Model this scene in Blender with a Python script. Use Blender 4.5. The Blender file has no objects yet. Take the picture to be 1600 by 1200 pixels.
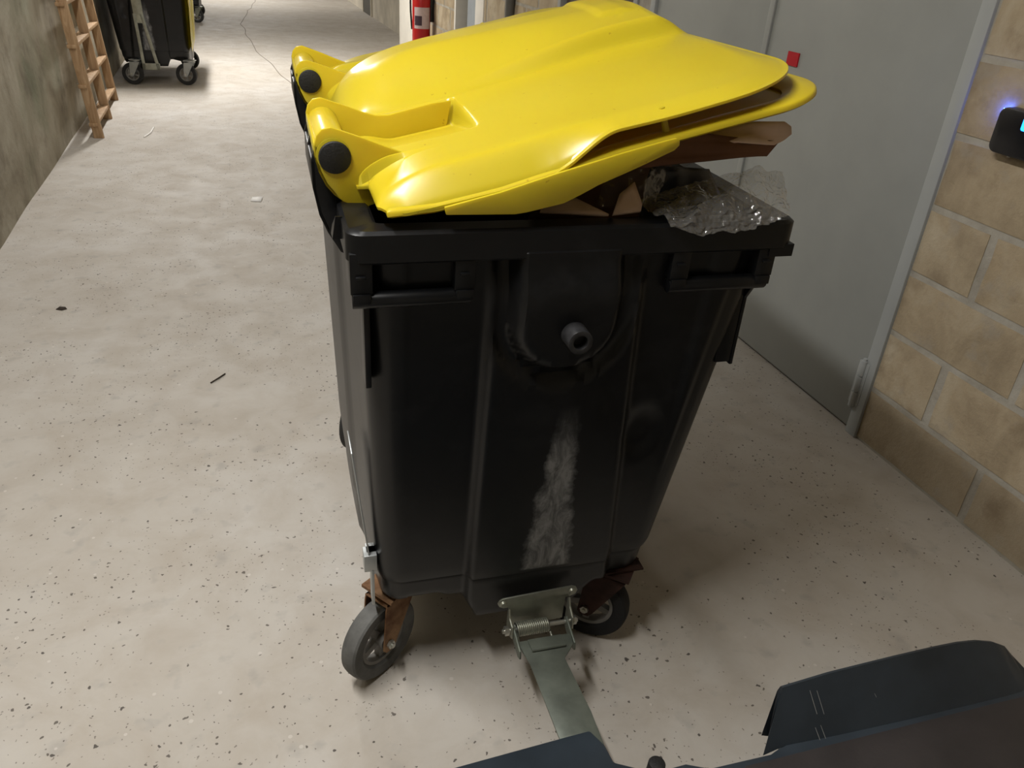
import bpy, bmesh, math, random
from math import sin, cos, pi, radians, sqrt, atan2
from mathutils import Vector, Matrix, noise
random.seed(7)
C = bpy.context.scene.collection

# ------------------------------------------------------------------ camera
H_CAM = 1.494
F_PX = 1240.0
cam_d = bpy.data.cameras.new('camera')
cam = bpy.data.objects.new('camera', cam_d); C.objects.link(cam)
FW = Vector((0.29225, 0.820733, -0.490904)).normalized()
RT = Vector((0.951588, -0.300681, 0.063806)).normalized()
UP = RT.cross(FW).normalized()
cam.matrix_world = Matrix(((RT.x, UP.x, -FW.x, 0), (RT.y, UP.y, -FW.y, 0), (RT.z, UP.z, -FW.z, H_CAM), (0, 0, 0, 1)))
cam_d.sensor_fit = 'HORIZONTAL'; cam_d.sensor_width = 36.0
cam_d.lens = F_PX / 1600.0 * 36.0
cam_d.clip_start = 0.02; cam_d.clip_end = 100
bpy.context.scene.camera = cam

# ------------------------------------------------------------------ world, lights, exposure
w = bpy.data.worlds.new('world'); bpy.context.scene.world = w; w.use_nodes = True
w.node_tree.nodes['Background'].inputs[0].default_value = (1, 0.95, 0.9, 1)
w.node_tree.nodes['Background'].inputs[1].default_value = 0.02
vs = bpy.context.scene.view_settings
vs.view_transform = 'Standard'; vs.look = 'None'; vs.gamma = 1.0; vs.exposure = 0.0; vs.use_curve_mapping = False
# y position, x position, watts, length, of the ceiling battens
LAMPS = [(1.05, -0.55, 72, 1.5), (5.1, -0.45, 32, 1.5), (9.6, -0.45, 170, 1.5), (19.0, -0.2, 130, 1.5)]  # the weak second batten is added to brighten the mid floor
LAMP_Z = 2.88
for (ly, lx, lw, ll) in LAMPS:
    ld = bpy.data.lights.new('batten_light', 'AREA'); ld.shape = 'RECTANGLE'
    ld.size = 0.12; ld.size_y = ll; ld.energy = lw; ld.color = (1.0, 0.98, 0.95)
    lo = bpy.data.objects.new('batten_light', ld); C.objects.link(lo)
    lo.location = (lx, ly, LAMP_Z - 0.01)

# ------------------------------------------------------------------ materials
def srgb(r, g, b):
    f = lambda c: (c / 255) / 12.92 if c / 255 <= 0.04045 else ((c / 255 + 0.055) / 1.055) ** 2.4
    return (f(r), f(g), f(b), 1.0)

class NT:
    def __init__(s, name):
        s.m = bpy.data.materials.new(name); s.m.use_nodes = True
        s.t = s.m.node_tree; s.n = s.t.nodes; s.b = s.n['Principled BSDF']; s.co = None
    def link(s, a, b): s.t.links.new(a, b)
    def coord(s, kind='Object', scale=(1, 1, 1), loc=(0, 0, 0)):
        tc = s.n.new('ShaderNodeTexCoord'); mp = s.n.new('ShaderNodeMapping')
        mp.inputs['Scale'].default_value = scale; mp.inputs['Location'].default_value = loc
        s.link(tc.outputs[kind], mp.inputs['Vector']); return mp.outputs[0]
    def noise(s, vec, scale, detail=4, rough=0.55, out=0, dist=0.0):
        x = s.n.new('ShaderNodeTexNoise'); x.inputs['Scale'].default_value = scale
        x.inputs['Detail'].default_value = detail; x.inputs['Roughness'].default_value = rough; x.inputs['Distortion'].default_value = dist
        s.link(vec, x.inputs['Vector']); return x.outputs[out]
    def voro(s, vec, scale, rnd=1.0):
        x = s.n.new('ShaderNodeTexVoronoi'); x.inputs['Scale'].default_value = scale; x.inputs['Randomness'].default_value = rnd
        s.link(vec, x.inputs['Vector']); return x
    def ramp(s, fac, stops):
        r = s.n.new('ShaderNodeValToRGB'); e = r.color_ramp.elements
        while len(e) < len(stops): e.new(0.5)
        for i, (p, c) in enumerate(stops):
            e[i].position = p; e[i].color = c if len(c) == 4 else (*c, 1)
        s.link(fac, r.inputs[0]); return r.outputs[0]
    def mix(s, fac, a, b, mode='MIX'):
        x = s.n.new('ShaderNodeMix'); x.data_type = 'RGBA'; x.blend_type = mode
        for v, i in ((fac, 0), (a, 6), (b, 7)):
            if hasattr(v, 'links') or isinstance(v, bpy.types.NodeSocket): s.link(v, x.inputs[i])
            else: x.inputs[i].default_value = v
        return x.outputs[2]
    def math(s, op, a, b=0.0, clamp=False):
        x = s.n.new('ShaderNodeMath'); x.operation = op; x.use_clamp = clamp
        for v, i in ((a, 0), (b, 1)):
            if isinstance(v, bpy.types.NodeSocket): s.link(v, x.inputs[i])
            else: x.inputs[i].default_value = v
        return x.outputs[0]
    def bump(s, h, strength=0.2, dist=0.01):
        x = s.n.new('ShaderNodeBump'); x.inputs['Strength'].default_value = strength; x.inputs['Distance'].default_value = dist
        s.link(h, x.inputs['Height']); s.link(x.outputs[0], s.b.inputs['Normal'])
    def set(s, color=None, rough=None, metal=None, spec=None):
        for v, k in ((color, 'Base Color'), (rough, 'Roughness'), (metal, 'Metallic'), (spec, 'Specular IOR Level')):
            if v is None: continue
            if isinstance(v, bpy.types.NodeSocket): s.link(v, s.b.inputs[k])
            else: s.b.inputs[k].default_value = v
        return s

BW = [(0, (0, 0, 0)), (1, (1, 1, 1))]
W1 = (1, 1, 1, 1); K1 = (0, 0, 0, 1)

def mat_floor():
    t = NT('worn_concrete_floor'); v = t.coord()
    big = t.noise(v, 0.9, 5, 0.6)
    col = t.ramp(big, [(0.3, srgb(176, 169, 159)), (0.5, srgb(187, 181, 172)), (0.72, srgb(194, 190, 184))])
    med = t.noise(v, 5.5, 5, 0.65, dist=0.4)
    col = t.mix(t.ramp(med, [(0.40, K1), (0.68, (0.5, 0.5, 0.5, 1))]), col, srgb(166, 155, 141))
    blot = t.noise(v, 14, 3, 0.5)
    col = t.mix(t.ramp(blot, [(0.60, K1), (0.74, (0.45, 0.45, 0.45, 1))]), col, srgb(152, 148, 143))
    # dark aggregate chips
    cl = t.noise(v, 2.2, 2, 0.5)
    dens = t.ramp(cl, [(0.35, (0.35, 0.35, 0.35, 1)), (0.65, W1)])
    for sc, th, dark, amt in ((44, 0.15, srgb(70, 62, 56), 0.8), (95, 0.17, srgb(92, 84, 76), 0.65), (26, 0.10, srgb(58, 52, 48), 0.85)):
        wv = t.mix(0.018, v, t.noise(v, 60, 2, 0.5, out=1), 'ADD')
        vo = t.voro(wv, sc)
        m = t.math('LESS_THAN', vo.outputs['Distance'], th)
        sep = t.n.new('ShaderNodeSeparateColor'); t.link(vo.outputs['Color'], sep.inputs[0])
        m2 = t.math('GREATER_THAN', t.math('MULTIPLY', sep.outputs[0], dens), 0.43)
        f = t.math('MULTIPLY', t.math('MULTIPLY', m, m2), amt)
        col = t.mix(f, col, dark)
    vo = t.voro(v, 33); sep = t.n.new('ShaderNodeSeparateColor'); t.link(vo.outputs['Color'], sep.inputs[0])
    f = t.math('MULTIPLY', t.math('LESS_THAN', vo.outputs['Distance'], 0.16), t.math('GREATER_THAN', sep.outputs[1], 0.94))
    col = t.mix(t.math('MULTIPLY', f, 0.6), col, srgb(206, 200, 192))
    t.set(col, t.ramp(med, [(0.3, (0.62,) * 3), (0.7, (0.8,) * 3)]), 0, 0.35)
    t.bump(t.noise(v, 60, 4, 0.6), 0.12, 0.004)
    return t.m

def mat_left_wall():
    t = NT('stained_render'); v = t.coord(scale=(1, 1, 1))
    a = t.noise(v, 1.7, 5, 0.6, dist=0.6)
    col = t.ramp(a, [(0.28, srgb(112, 103, 88)), (0.45, srgb(148, 140, 122)), (0.6, srgb(168, 161, 144)), (0.75, srgb(182, 176, 162))])
    g = t.noise(v, 1.1, 3, 0.5)
    col = t.mix(t.ramp(g, [(0.58, K1), (0.75, (0.5,) * 3 + (1,))]), col, srgb(104, 122, 92))
    d = t.noise(v, 4.5, 5, 0.65)
    col = t.mix(t.ramp(d, [(0.52, K1), (0.7, (0.55,) * 3 + (1,))]), col, srgb(104, 94, 80))
    t.set(col, 0.9, 0, 0.2)
    t.bump(t.noise(v, 16, 5, 0.6), 0.35, 0.012)
    return t.m

def mat_block(parged=False):
    t = NT('parged_block' if parged else 'tan_block'); v = t.coord(scale=(1, 1, 1))
    oi = t.n.new('ShaderNodeObjectInfo')
    tc = t.n.new('ShaderNodeTexCoord'); vm = t.n.new('ShaderNodeVectorMath'); vm.operation = 'ADD'
    cb = t.n.new('ShaderNodeCombineXYZ')
    for i in range(3): t.link(t.math('MULTIPLY', oi.outputs['Random'], 17.0 + 5 * i), cb.inputs[i])
    t.link(tc.outputs['Object'], vm.inputs[0]); t.link(cb.outputs[0], vm.inputs[1]); v = vm.outputs[0]
    if parged: cs = [srgb(150, 137, 116), srgb(164, 151, 130), srgb(172, 161, 142)]
    else: cs = [srgb(146, 132, 110), srgb(172, 157, 132), srgb(186, 174, 152)]
    col = t.ramp(t.noise(v, 5, 5, 0.62, dist=0.5), [(0.3, cs[0]), (0.5, cs[1]), (0.7, cs[2])])
    col = t.mix(t.math('MULTIPLY', oi.outputs['Random'], 0.35), col, srgb(158, 140, 112))
    col = t.mix(t.ramp(t.noise(v, 7.5, 4, 0.6), [(0.56, K1), (0.72, (0.6,) * 3 + (1,))]), col, srgb(130, 114, 92))
    # cement smears at the edges of each block
    e = t.noise(v, 9, 3, 0.55)
    col = t.mix(t.ramp(e, [(0.60, K1), (0.70, (0.55,) * 3 + (1,))]), col, srgb(158, 150, 136))
    t.set(col, 0.93, 0, 0.15)
    t.bump(t.noise(v, 55, 5, 0.7), 0.5, 0.006)
    return t.m

def mat_mortar():
    t = NT('grey_mortar'); v = t.coord()
    col = t.ramp(t.noise(v, 9, 5, 0.6), [(0.3, srgb(150, 144, 132)), (0.7, srgb(178, 173, 162))])
    t.set(col, 0.95, 0, 0.1); t.bump(t.noise(v, 50, 4, 0.6), 0.5, 0.006); return t.m

def mat_plain(name, c, rough=0.5, metal=0.0, spec=0.5, var=0.12, scale=8, bump=0.0, bscale=80, dark=None):
    t = NT(name); v = t.coord()
    n = t.noise(v, scale, 4, 0.6)
    d = dark or tuple(x * (1 - var * 2.2) for x in c[:3]) + (1,)
    l = tuple(min(1, x * (1 + var)) for x in c[:3]) + (1,)
    t.set(t.ramp(n, [(0.3, d), (0.65, l)]), rough, metal, spec)
    if bump: t.bump(t.noise(v, bscale, 4, 0.6), bump, 0.003)
    return t.m

def mat_black_plastic():
    t = NT('black_plastic'); v = t.coord()
    base = t.ramp(t.noise(v, 4, 4, 0.6), [(0.3, srgb(10, 11, 13)), (0.7, srgb(19, 20, 22))])
    dust = t.ramp(t.noise(v, 7, 5, 0.7, dist=0.6), [(0.52, K1), (0.8, (0.10,) * 3 + (1,))])
    col = t.mix(dust, base, srgb(90, 92, 96))
    # scuffed pale stain down the middle of the end panel
    sx = t.n.new('ShaderNodeSeparateXYZ'); t.link(v, sx.inputs[0])
    X, Y, Z = sx.outputs
    hw = t.math('SUBTRACT', 0.062, t.math('MULTIPLY', t.math('SUBTRACT', Z, 0.30), 0.09))
    wob = t.math('MULTIPLY', t.math('SUBTRACT', t.noise(v, 22, 4, 0.65), 0.5), 0.05)
    dx = t.math('ABSOLUTE', t.math('SUBTRACT', X, t.math('ADD', 0.398, wob)))
    mx = t.math('MULTIPLY', t.math('SUBTRACT', hw, dx), 60, True)
    mz = t.math('MULTIPLY', t.math('MULTIPLY', t.math('SUBTRACT', Z, 0.315), 200, True), t.math('MULTIPLY', t.math('SUBTRACT', 0.75, Z), 8, True))
    my = t.math('LESS_THAN', Y, 0.3)
    br = t.ramp(t.noise(t.coord(scale=(1, 1, 0.35)), 38, 5, 0.75, dist=0.8), [(0.42, (0.35,) * 3), (0.62, (1,) * 3)])
    m = t.math('MULTIPLY', t.math('MULTIPLY', mx, mz), t.math('MULTIPLY', my, br))
    col = t.mix(t.math('MULTIPLY', m, 0.72), col, srgb(158, 159, 160))
    # paler towards the lower edge
    lo = t.math('MULTIPLY', t.math('SUBTRACT', 0.42, Z), 2.2, True)
    col = t.mix(t.math('MULTIPLY', lo, 0.20), col, srgb(112, 112, 110))
    t.set(col, t.math('ADD', 0.36, t.math('MULTIPLY', dust, 0.4)), 0, 0.34)
    t.bump(t.noise(v, 160, 2, 0.5), 0.05, 0.001)
    return t.m

def mat_yellow():
    t = NT('yellow_plastic'); v = t.coord()
    col = t.ramp(t.noise(v, 3, 3, 0.5), [(0.3, srgb(196, 173, 34)), (0.7, srgb(202, 180, 42))])
    sp = t.ramp(t.noise(v, 75, 2, 0.5), [(0.73, K1), (0.76, (0.5,) * 3 + (1,))])
    col = t.mix(sp, col, srgb(150, 120, 30))
    t.set(col, 0.27, 0, 0.5)
    t.b.inputs['Subsurface Weight'].default_value = 0.3; t.b.inputs['Subsurface Radius'].default_value = (1.0, 0.62, 0.08); t.b.inputs['Subsurface Scale'].default_value = 0.02
    t.bump(t.noise(v, 9, 2, 0.5), 0.06, 0.01)
    return t.m

def mat_wood():
    t = NT('pale_pine'); v = t.coord(scale=(14, 14, 1.6))
    col = t.ramp(t.noise(v, 3, 5, 0.6, dist=0.7), [(0.3, srgb(146, 114, 82)), (0.55, srgb(178, 147, 112)), (0.75, srgb(200, 172, 138))])
    t.set(col, 0.6, 0, 0.3); return t.m

def mat_film(name, tint, haze=0.16, rough=0.08, refl=1.0, nsc=34):
    t = NT(name); n = t.n; out = n['Material Output']
    tr = n.new('ShaderNodeBsdfTransparent'); tr.inputs[0].default_value = tint
    gl = n.new('ShaderNodeBsdfGlossy'); gl.inputs['Roughness'].default_value = rough
    df = n.new('ShaderNodeBsdfDiffuse'); df.inputs[0].default_value = srgb(190, 188, 184)
    fr = n.new('ShaderNodeFresnel'); fr.inputs[0].default_value = 1.55
    bp = n.new('ShaderNodeBump'); bp.inputs['Strength'].default_value = 0.8; bp.inputs['Distance'].default_value = 0.008
    t.link(t.noise(t.coord(), nsc, 2, 0.5, dist=1.2), bp.inputs['Height'])
    t.link(bp.outputs[0], gl.inputs['Normal']); t.link(bp.outputs[0], fr.inputs['Normal'])
    m1 = n.new('ShaderNodeMixShader'); m1.inputs[0].default_value = haze
    t.link(tr.outputs[0], m1.inputs[1]); t.link(df.outputs[0], m1.inputs[2])
    m2 = n.new('ShaderNodeMixShader'); t.link(t.math('MULTIPLY', fr.outputs[0], refl), m2.inputs[0])
    t.link(m1.outputs[0], m2.inputs[1]); t.link(gl.outputs[0], m2.inputs[2])
    t.link(m2.outputs[0], out.inputs[0]); return t.m

def mat_emit(name, c, s):
    t = NT(name); t.b.inputs['Emission Color'].default_value = c; t.b.inputs['Emission Strength'].default_value = s
    t.set(c, 0.4); return t.m

M = dict(
    floor=mat_floor(), lwall=mat_left_wall(), block=mat_block(), parged=mat_block(True), mortar=mat_mortar(),
    black=mat_black_plastic(), yellow=mat_yellow(), wood=mat_wood(),
    door=mat_plain('grey_painted_steel', srgb(150, 152, 148), 0.5, 0, 0.4, 0.03, 3),
    frame=mat_plain('pale_grey_frame', srgb(162, 165, 164), 0.5, 0, 0.4, 0.04, 3),
    white=mat_plain('white_paint', srgb(228, 224, 214), 0.7, 0, 0.3, 0.04, 3),
    pale=mat_plain('pale_render', srgb(206, 198, 182), 0.9, 0, 0.2, 0.10, 2.5, 0.3, 30),
    darkwood=mat_plain('dark_brown_door', srgb(82, 70, 60), 0.6, 0, 0.4, 0.1, 4),
    darkgap=mat_plain('dark_grey', srgb(96, 94, 88), 0.7, 0, 0.3, 0.05, 4),
    bluegrey=mat_plain('blue_grey_door', srgb(158, 166, 172), 0.5, 0, 0.4, 0.05, 4),
    ceiling=mat_plain('ceiling_concrete', srgb(186, 182, 174), 0.9, 0, 0.2, 0.08, 2, 0.2, 30),
    red=mat_plain('red_enamel', srgb(176, 22, 24), 0.3, 0, 0.5, 0.03, 4),
    redtag=mat_plain('red_sticker', srgb(178, 22, 34), 0.6, 0, 0.3, 0.03, 20),
    zinc=mat_plain('dull_zinc', srgb(150, 152, 140), 0.42, 0.75, 0.5, 0.12, 14, 0.15, 60),
    galv=mat_plain('galvanised_strip', srgb(176, 180, 180), 0.4, 0.6, 0.5, 0.08, 10),
    zincd=mat_plain('scuffed_grey_steel', srgb(108, 114, 105), 0.48, 0.45, 0.5, 0.2, 9, 0.1, 70),
    rusty=mat_plain('rusty_steel', srgb(142, 112, 82), 0.6, 0.5, 0.4, 0.25, 16, 0.2, 70, dark=srgb(92, 58, 36)),
    rust=mat_plain('shaded_red_rust', srgb(54, 34, 27), 0.8, 0.1, 0.3, 0.25, 20, 0.2, 70),  # real rust, darkened to put the under-bin shade into its colour
    bolt=mat_plain('bright_bolt', srgb(196, 196, 188), 0.3, 0.85, 0.5, 0.05, 20),
    rubber=mat_plain('grey_rubber', srgb(98, 98, 96), 0.75, 0, 0.3, 0.18, 18, 0.15, 90),
    rubberd=mat_plain('dark_rubber', srgb(46, 46, 46), 0.7, 0, 0.3, 0.1, 18),
    hub=mat_plain('grey_hub_plastic', srgb(120, 118, 114), 0.55, 0, 0.4, 0.12, 20),
    cap=mat_plain('black_cap', srgb(26, 26, 26), 0.6, 0, 0.4, 0.1, 50, 0.4, 260),
    card=mat_plain('cardboard', srgb(230, 202, 182), 0.85, 0, 0.2, 0.06, 10),
    cardd=mat_plain('brown_cardboard', srgb(122, 88, 70), 0.85, 0, 0.2, 0.08, 10),
    film=mat_film('clear_film', (0.95, 0.95, 0.95, 1), 0.17, 0.07, 2.4, 48),
    filmd=mat_film('dim_film', (0.80, 0.78, 0.76, 1), 0.07, 0.12, 0.15, 8),
    navy=mat_plain('slate_blue_plastic', srgb(46, 54, 62), 0.42, 0, 0.5, 0.16, 5, 0.06, 80),
    deck=mat_plain('charcoal_plastic', srgb(54, 50, 50), 0.5, 0, 0.45, 0.12, 6, 0.15, 160),
    scratch=mat_plain('pale_scratch', srgb(150, 152, 150), 0.6, 0, 0.3, 0.05, 30),
    paper=mat_plain('white_paper', srgb(238, 236, 232), 0.8, 0, 0.2, 0.02, 30),
    debris=mat_plain('dark_debris', srgb(62, 54, 46), 0.9, 0, 0.2, 0.1, 60),
    crack=mat_plain('crack_grey', srgb(128, 120, 110), 0.9, 0, 0.1, 0.1, 30),
    devblack=mat_plain('gloss_black', srgb(20, 20, 24), 0.3, 0, 0.5, 0.1, 30),
    blue=mat_emit('blue_led', (0.02, 0.28, 1.0, 1), 3.0),
    blueb=mat_emit('blue_glow', (0.04, 0.12, 1.0, 1), 80.0), pin=mat_plain('scuffed_black', srgb(44, 44, 46), 0.45, 0, 0.5, 0.3, 45), tyre_shaded=mat_plain('shaded_tyre_rubber', srgb(30, 30, 30), 0.8, 0, 0.3, 0.1, 18),  # last entry: tyre rubber with the under-bin shade put into its colour
    tube=mat_emit('tube_glow', (1.0, 0.95, 0.88, 1), 3.0),
    label=mat_plain('pale_label', srgb(196, 176, 176), 0.5, 0, 0.3, 0.05, 30),
    darklabel=mat_plain('dark_label', srgb(70, 52, 62), 0.5, 0, 0.3, 0.05, 30),
)

# ------------------------------------------------------------------ mesh helpers
class MB:
    def __init__(s): s.v = []; s.f = []
    def add(s, vs, fs):
        o = len(s.v); s.v += [tuple(v) for v in vs]; s.f += [tuple(i + o for i in f) for f in fs]; return s
    def box(s, a, b, m=None):
        (x0, y0, z0), (x1, y1, z1) = a, b
        vs = [Vector(p) for p in ((x0, y0, z0), (x1, y0, z0), (x1, y1, z0), (x0, y1, z0), (x0, y0, z1), (x1, y0, z1), (x1, y1, z1), (x0, y1, z1))]
        if m: vs = [m @ v for v in vs]
        return s.add(vs, [(0, 3, 2, 1), (4, 5, 6, 7), (0, 1, 5, 4), (1, 2, 6, 5), (2, 3, 7, 6), (3, 0, 4, 7)])
    def cyl(s, a, b, r, r2=None, n=20, cap=True, inner=None):
        a, b = Vector(a), Vector(b); r2 = r if r2 is None else r2
        d = (b - a).normalized(); x = d.orthogonal().normalized(); y = d.cross(x)
        R = lambda c, rr: [c + (x * cos(2 * pi * i / n) + y * sin(2 * pi * i / n)) * rr for i in range(n)]
        vs = R(a, r) + R(b, r2); fs = [(i, (i + 1) % n, n + (i + 1) % n, n + i) for i in range(n)]
        if inner is None:
            if cap: fs += [tuple(range(n - 1, -1, -1)), tuple(range(n, 2 * n))]
        else:
            vs += R(a, inner) + R(b, inner)
            for i in range(n):
                j = (i + 1) % n
                fs += [(2 * n + j, 2 * n + i, 3 * n + i, 3 * n + j), (j, i, 2 * n + i, 2 * n + j), (n + i, n + j, 3 * n + j, 3 * n + i)]
        return s.add(vs, fs)
    def lathe(s, prof, origin, axis, n=28, close=True):
        a = Vector(axis).normalized(); x = a.orthogonal().normalized(); y = a.cross(x); o = Vector(origin); vs = []
        for (r, h) in prof:
            for i in range(n): vs.append(o + a * h + (x * cos(2 * pi * i / n) + y * sin(2 * pi * i / n)) * r)
        fs = []; k = len(prof)
        for j in range(k if close else k - 1):
            j2 = (j + 1) % k
            for i in range(n): fs.append((j * n + i, j * n + (i + 1) % n, j2 * n + (i + 1) % n, j2 * n + i))
        return s.add(vs, fs)
    def prism(s, poly, fn0, fn1):
        n = len(poly); vs = [fn0(*p) for p in poly] + [fn1(*p) for p in poly]
        return s.add(vs, [tuple(range(n - 1, -1, -1)), tuple(range(n, 2 * n))] + [(i, (i + 1) % n, n + (i + 1) % n, n + i) for i in range(n)])
    def tube(s, pts, r, n=8):
        P = [Vector(p) for p in pts]; vs = []; x = None
        for i, p in enumerate(P):
            d = (P[min(i + 1, len(P) - 1)] - P[max(i - 1, 0)]).normalized()
            x = d.orthogonal().normalized() if x is None else (x - d * x.dot(d)).normalized()
            y = d.cross(x); vs += [p + (x * cos(2 * pi * k / n) + y * sin(2 * pi * k / n)) * r for k in range(n)]
        fs = [(i * n + k, i * n + (k + 1) % n, (i + 1) * n + (k + 1) % n, (i + 1) * n + k) for i in range(len(P) - 1) for k in range(n)]
        fs += [tuple(range(n - 1, -1, -1)), tuple((len(P) - 1) * n + k for k in range(n))]
        return s.add(vs, fs)
    def mesh(s, name, mat, bevel=0, smooth=None, seg=2):
        me = bpy.data.meshes.new(name); bm = bmesh.new()
        vv = [bm.verts.new(v) for v in s.v]
        for f in s.f:
            try: bm.faces.new([vv[i] for i in f])
            except ValueError: pass
        bmesh.ops.recalc_face_normals(bm, faces=bm.faces)
        if bevel:
            es = [e for e in bm.edges if len(e.link_faces) == 2 and e.calc_face_angle(0) > 0.5]
            bmesh.ops.bevel(bm, geom=es, offset=bevel, segments=seg, affect='EDGES', profile=0.5, clamp_overlap=True)
        bm.to_mesh(me); bm.free(); me.materials.append(mat)
        me.polygons.foreach_set('use_smooth', [True] * len(me.polygons))
        me.set_sharp_from_angle(angle=radians(35 if smooth is None else smooth))
        return me
    def obj(s, name, mat, parent=None, **k):
        return link(name, s.mesh(name, mat, **k), parent)

def link(name, me, parent=None):
    o = bpy.data.objects.new(name, me); C.objects.link(o)
    if parent: o.parent = parent
    return o
def thing(name, label, cat, loc=(0, 0, 0), rz=0, group=None):
    o = bpy.data.objects.new(name, None); C.objects.link(o); o.location = loc; o.rotation_euler = (0, 0, rz)
    o.empty_display_size = 0.1
    return tag(o, label, cat, group)
def tag(o, label, cat, group=None):
    o['label'] = label; o['category'] = cat
    if group: o['group'] = group
    return o
def struct(o): o['kind'] = 'structure'; return o
def sempty(name, loc=(0, 0, 0)):
    o = bpy.data.objects.new(name, None); C.objects.link(o); o.location = loc; return struct(o)
def ss(a, b, x):
    t = min(1, max(0, (x - a) / (b - a))); return t * t * (3 - 2 * t)
def copy_tree(o, parent=None):
    c = o.copy(); C.objects.link(c); c.parent = parent
    for ch in list(o.children): copy_tree(ch, c)
    return c

# ================================================================== SETTING
YB, YF, ZC = -2.6, 24.0, 3.0
XL, XR, XR2 = -1.19, 2.0, 2.52
struct(MB().box((XL - 0.2, YB, -0.12), (XR2 + 0.2, YF, 0)).obj('floor', M['floor']))
floor = bpy.data.objects['floor']
struct(MB().box((XL - 0.2, YB, ZC), (XR2 + 0.2, YF, ZC + 0.12)).obj('ceiling', M['ceiling']))

def left_wall():
    mb = MB(); ny, nz = 180, 22; vs = []
    for j in range(nz + 1):
        for i in range(ny + 1):
            y = YB + (YF - YB) * i / ny; z = ZC * j / nz
            vs.append((XL + 0.010 * noise.noise(Vector((0, y * 1.3, z * 1.7))), y, z))
    n0 = len(vs)
    fs = [(j * (ny + 1) + i, j * (ny + 1) + i + 1, (j + 1) * (ny + 1) + i + 1, (j + 1) * (ny + 1) + i) for j in range(nz) for i in range(ny)]
    mb.add(vs, fs); mb.box((XL - 0.2, YB, 0), (XL - 0.03, YF, ZC))
    return struct(mb.obj('wall_left', M['lwall'], smooth=60))
left_wall()
struct(MB().box((XL - 0.2, YB - 0.15, 0), (XR2 + 0.2, YB, ZC)).obj('wall_back', M['pale']))
struct(MB().box((XL - 0.2, YF, 0), (XR2 + 0.2, YF + 0.15, ZC)).obj('wall_front', M['pale']))

# right wall: mortar core with openings, block courses laid over it
D1 = (1.885, 3.95); D2 = (4.10, 5.25); D3 = (6.97, 7.95); YEND = 10.62
mb = MB()
for a, b in ((YB, D1[0]), (D1[1], D2[0]), (D2[1], D3[0]), (D3[1], YEND)):
    mb.box((XR + 0.0, a, 0), (XR + 0.2, b, ZC))
for a, b in (D1, D2, D3): mb.box((XR, a, 2.14), (XR + 0.2, b, ZC))
mb.box((XR + 0.2, YEND - 0.2, 0), (XR2 + 0.2, YEND, ZC))
wr = struct(mb.obj('wall_right', M['mortar']))
wr2 = struct(MB().box((XR2, YEND, 0), (XR2 + 0.2, YF, ZC)).obj('wall_recess', M['pale']))

ZJ = [0.0, 0.205, 0.425, 0.635, 0.85, 1.065, 1.28, 1.495, 1.71, 1.925, 2.14, 2.355, 2.57, 2.785, 3.0]
PITCH = 0.5
block_mesh = {}
def block_me(L, hh, mat):
    key = (round(L, 2), round(hh, 3), mat)
    if key not in block_mesh:
        mb = MB(); nx, nz = 5, 3; T = 0.006
        vs = []
        sd = Vector((L * 31, hh * 77, 3))
        for j in range(nz + 1):
            for i in range(nx + 1):
                y = L * i / nx; z = hh * j / nz
                edge = i in (0, nx) or j in (0, nz)
                dy = 0.004 * noise.noise(sd + Vector((i * 3.1, j * 2.3, 0))); dz = 0.003 * noise.noise(sd + Vector((i * 1.9, j * 4.3, 5)))
                x = -T * (0.35 if edge else 1) - 0.0015 * noise.noise(sd + Vector((i * 1.3, j * 1.7, 9)))
                vs.append((x, y + dy, z + dz))
        n0 = len(vs); vs2 = []
        ring = [i for i in range(nx + 1)] + [(j * (nx + 1) + nx) for j in range(1, nz + 1)] + [nz * (nx + 1) + i for i in range(nx - 1, -1, -1)] + [j * (nx + 1) for j in range(nz - 1, 0, -1)]
        fs = [(j * (nx + 1) + i, (j + 1) * (nx + 1) + i, (j + 1) * (nx + 1) + i + 1, j * (nx + 1) + i + 1) for j in range(nz) for i in range(nx)]
        back = [(0.02, vs[k][1], vs[k][2]) for k in ring]
        m = len(ring)
        fs += [(ring[k], ring[(k + 1) % m], n0 + (k + 1) % m, n0 + k) for k in range(m)]
        mb.add(vs + back, fs); block_mesh[key] = mb.mesh('block', M[mat], smooth=50)
    return block_mesh[key]
n_blocks = 0
def lay(y0, y1, phase, zmax=2.57, mats=('block', 'parged')):
    global n_blocks
    for c in range(14):
        za, zb = ZJ[c], ZJ[c + 1]
        if zb > zmax + 0.01: break
        off = (1.638 if c % 2 == 1 else 1.395) + phase
        k = math.floor((y0 - off) / PITCH); y = off + k * PITCH
        while y < y1:
            a, b = max(y0, y), min(y1, y + PITCH)
            g = 0.013 + 0.004 * random.random()
            aa = a + (g if y >= y0 - 1e-6 else 0.004); bb = b - (g if y + PITCH <= y1 + 1e-6 else 0.004)
            if bb - aa > 0.05:
                o = link('block', block_me(bb - aa, zb - za - 0.022, mats[1] if c == 0 else mats[0]), wr)
                o.location = (XR - 0.0005 * random.random(), aa, za + 0.011); n_blocks += 1
            y += PITCH
lay(-0.62, D1[0] - 0.0, 0)
lay(5.25, D3[0], 0.0, 1.5)
lay(D3[1], 9.30, 0.0, 1.5)

# white painted panel on the right wall, floor to ceiling
struct(MB().box((XR - 0.035, 9.32, 0), (XR, YEND, ZC)).obj('trim_1', M['white'], bevel=0.004))
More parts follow.
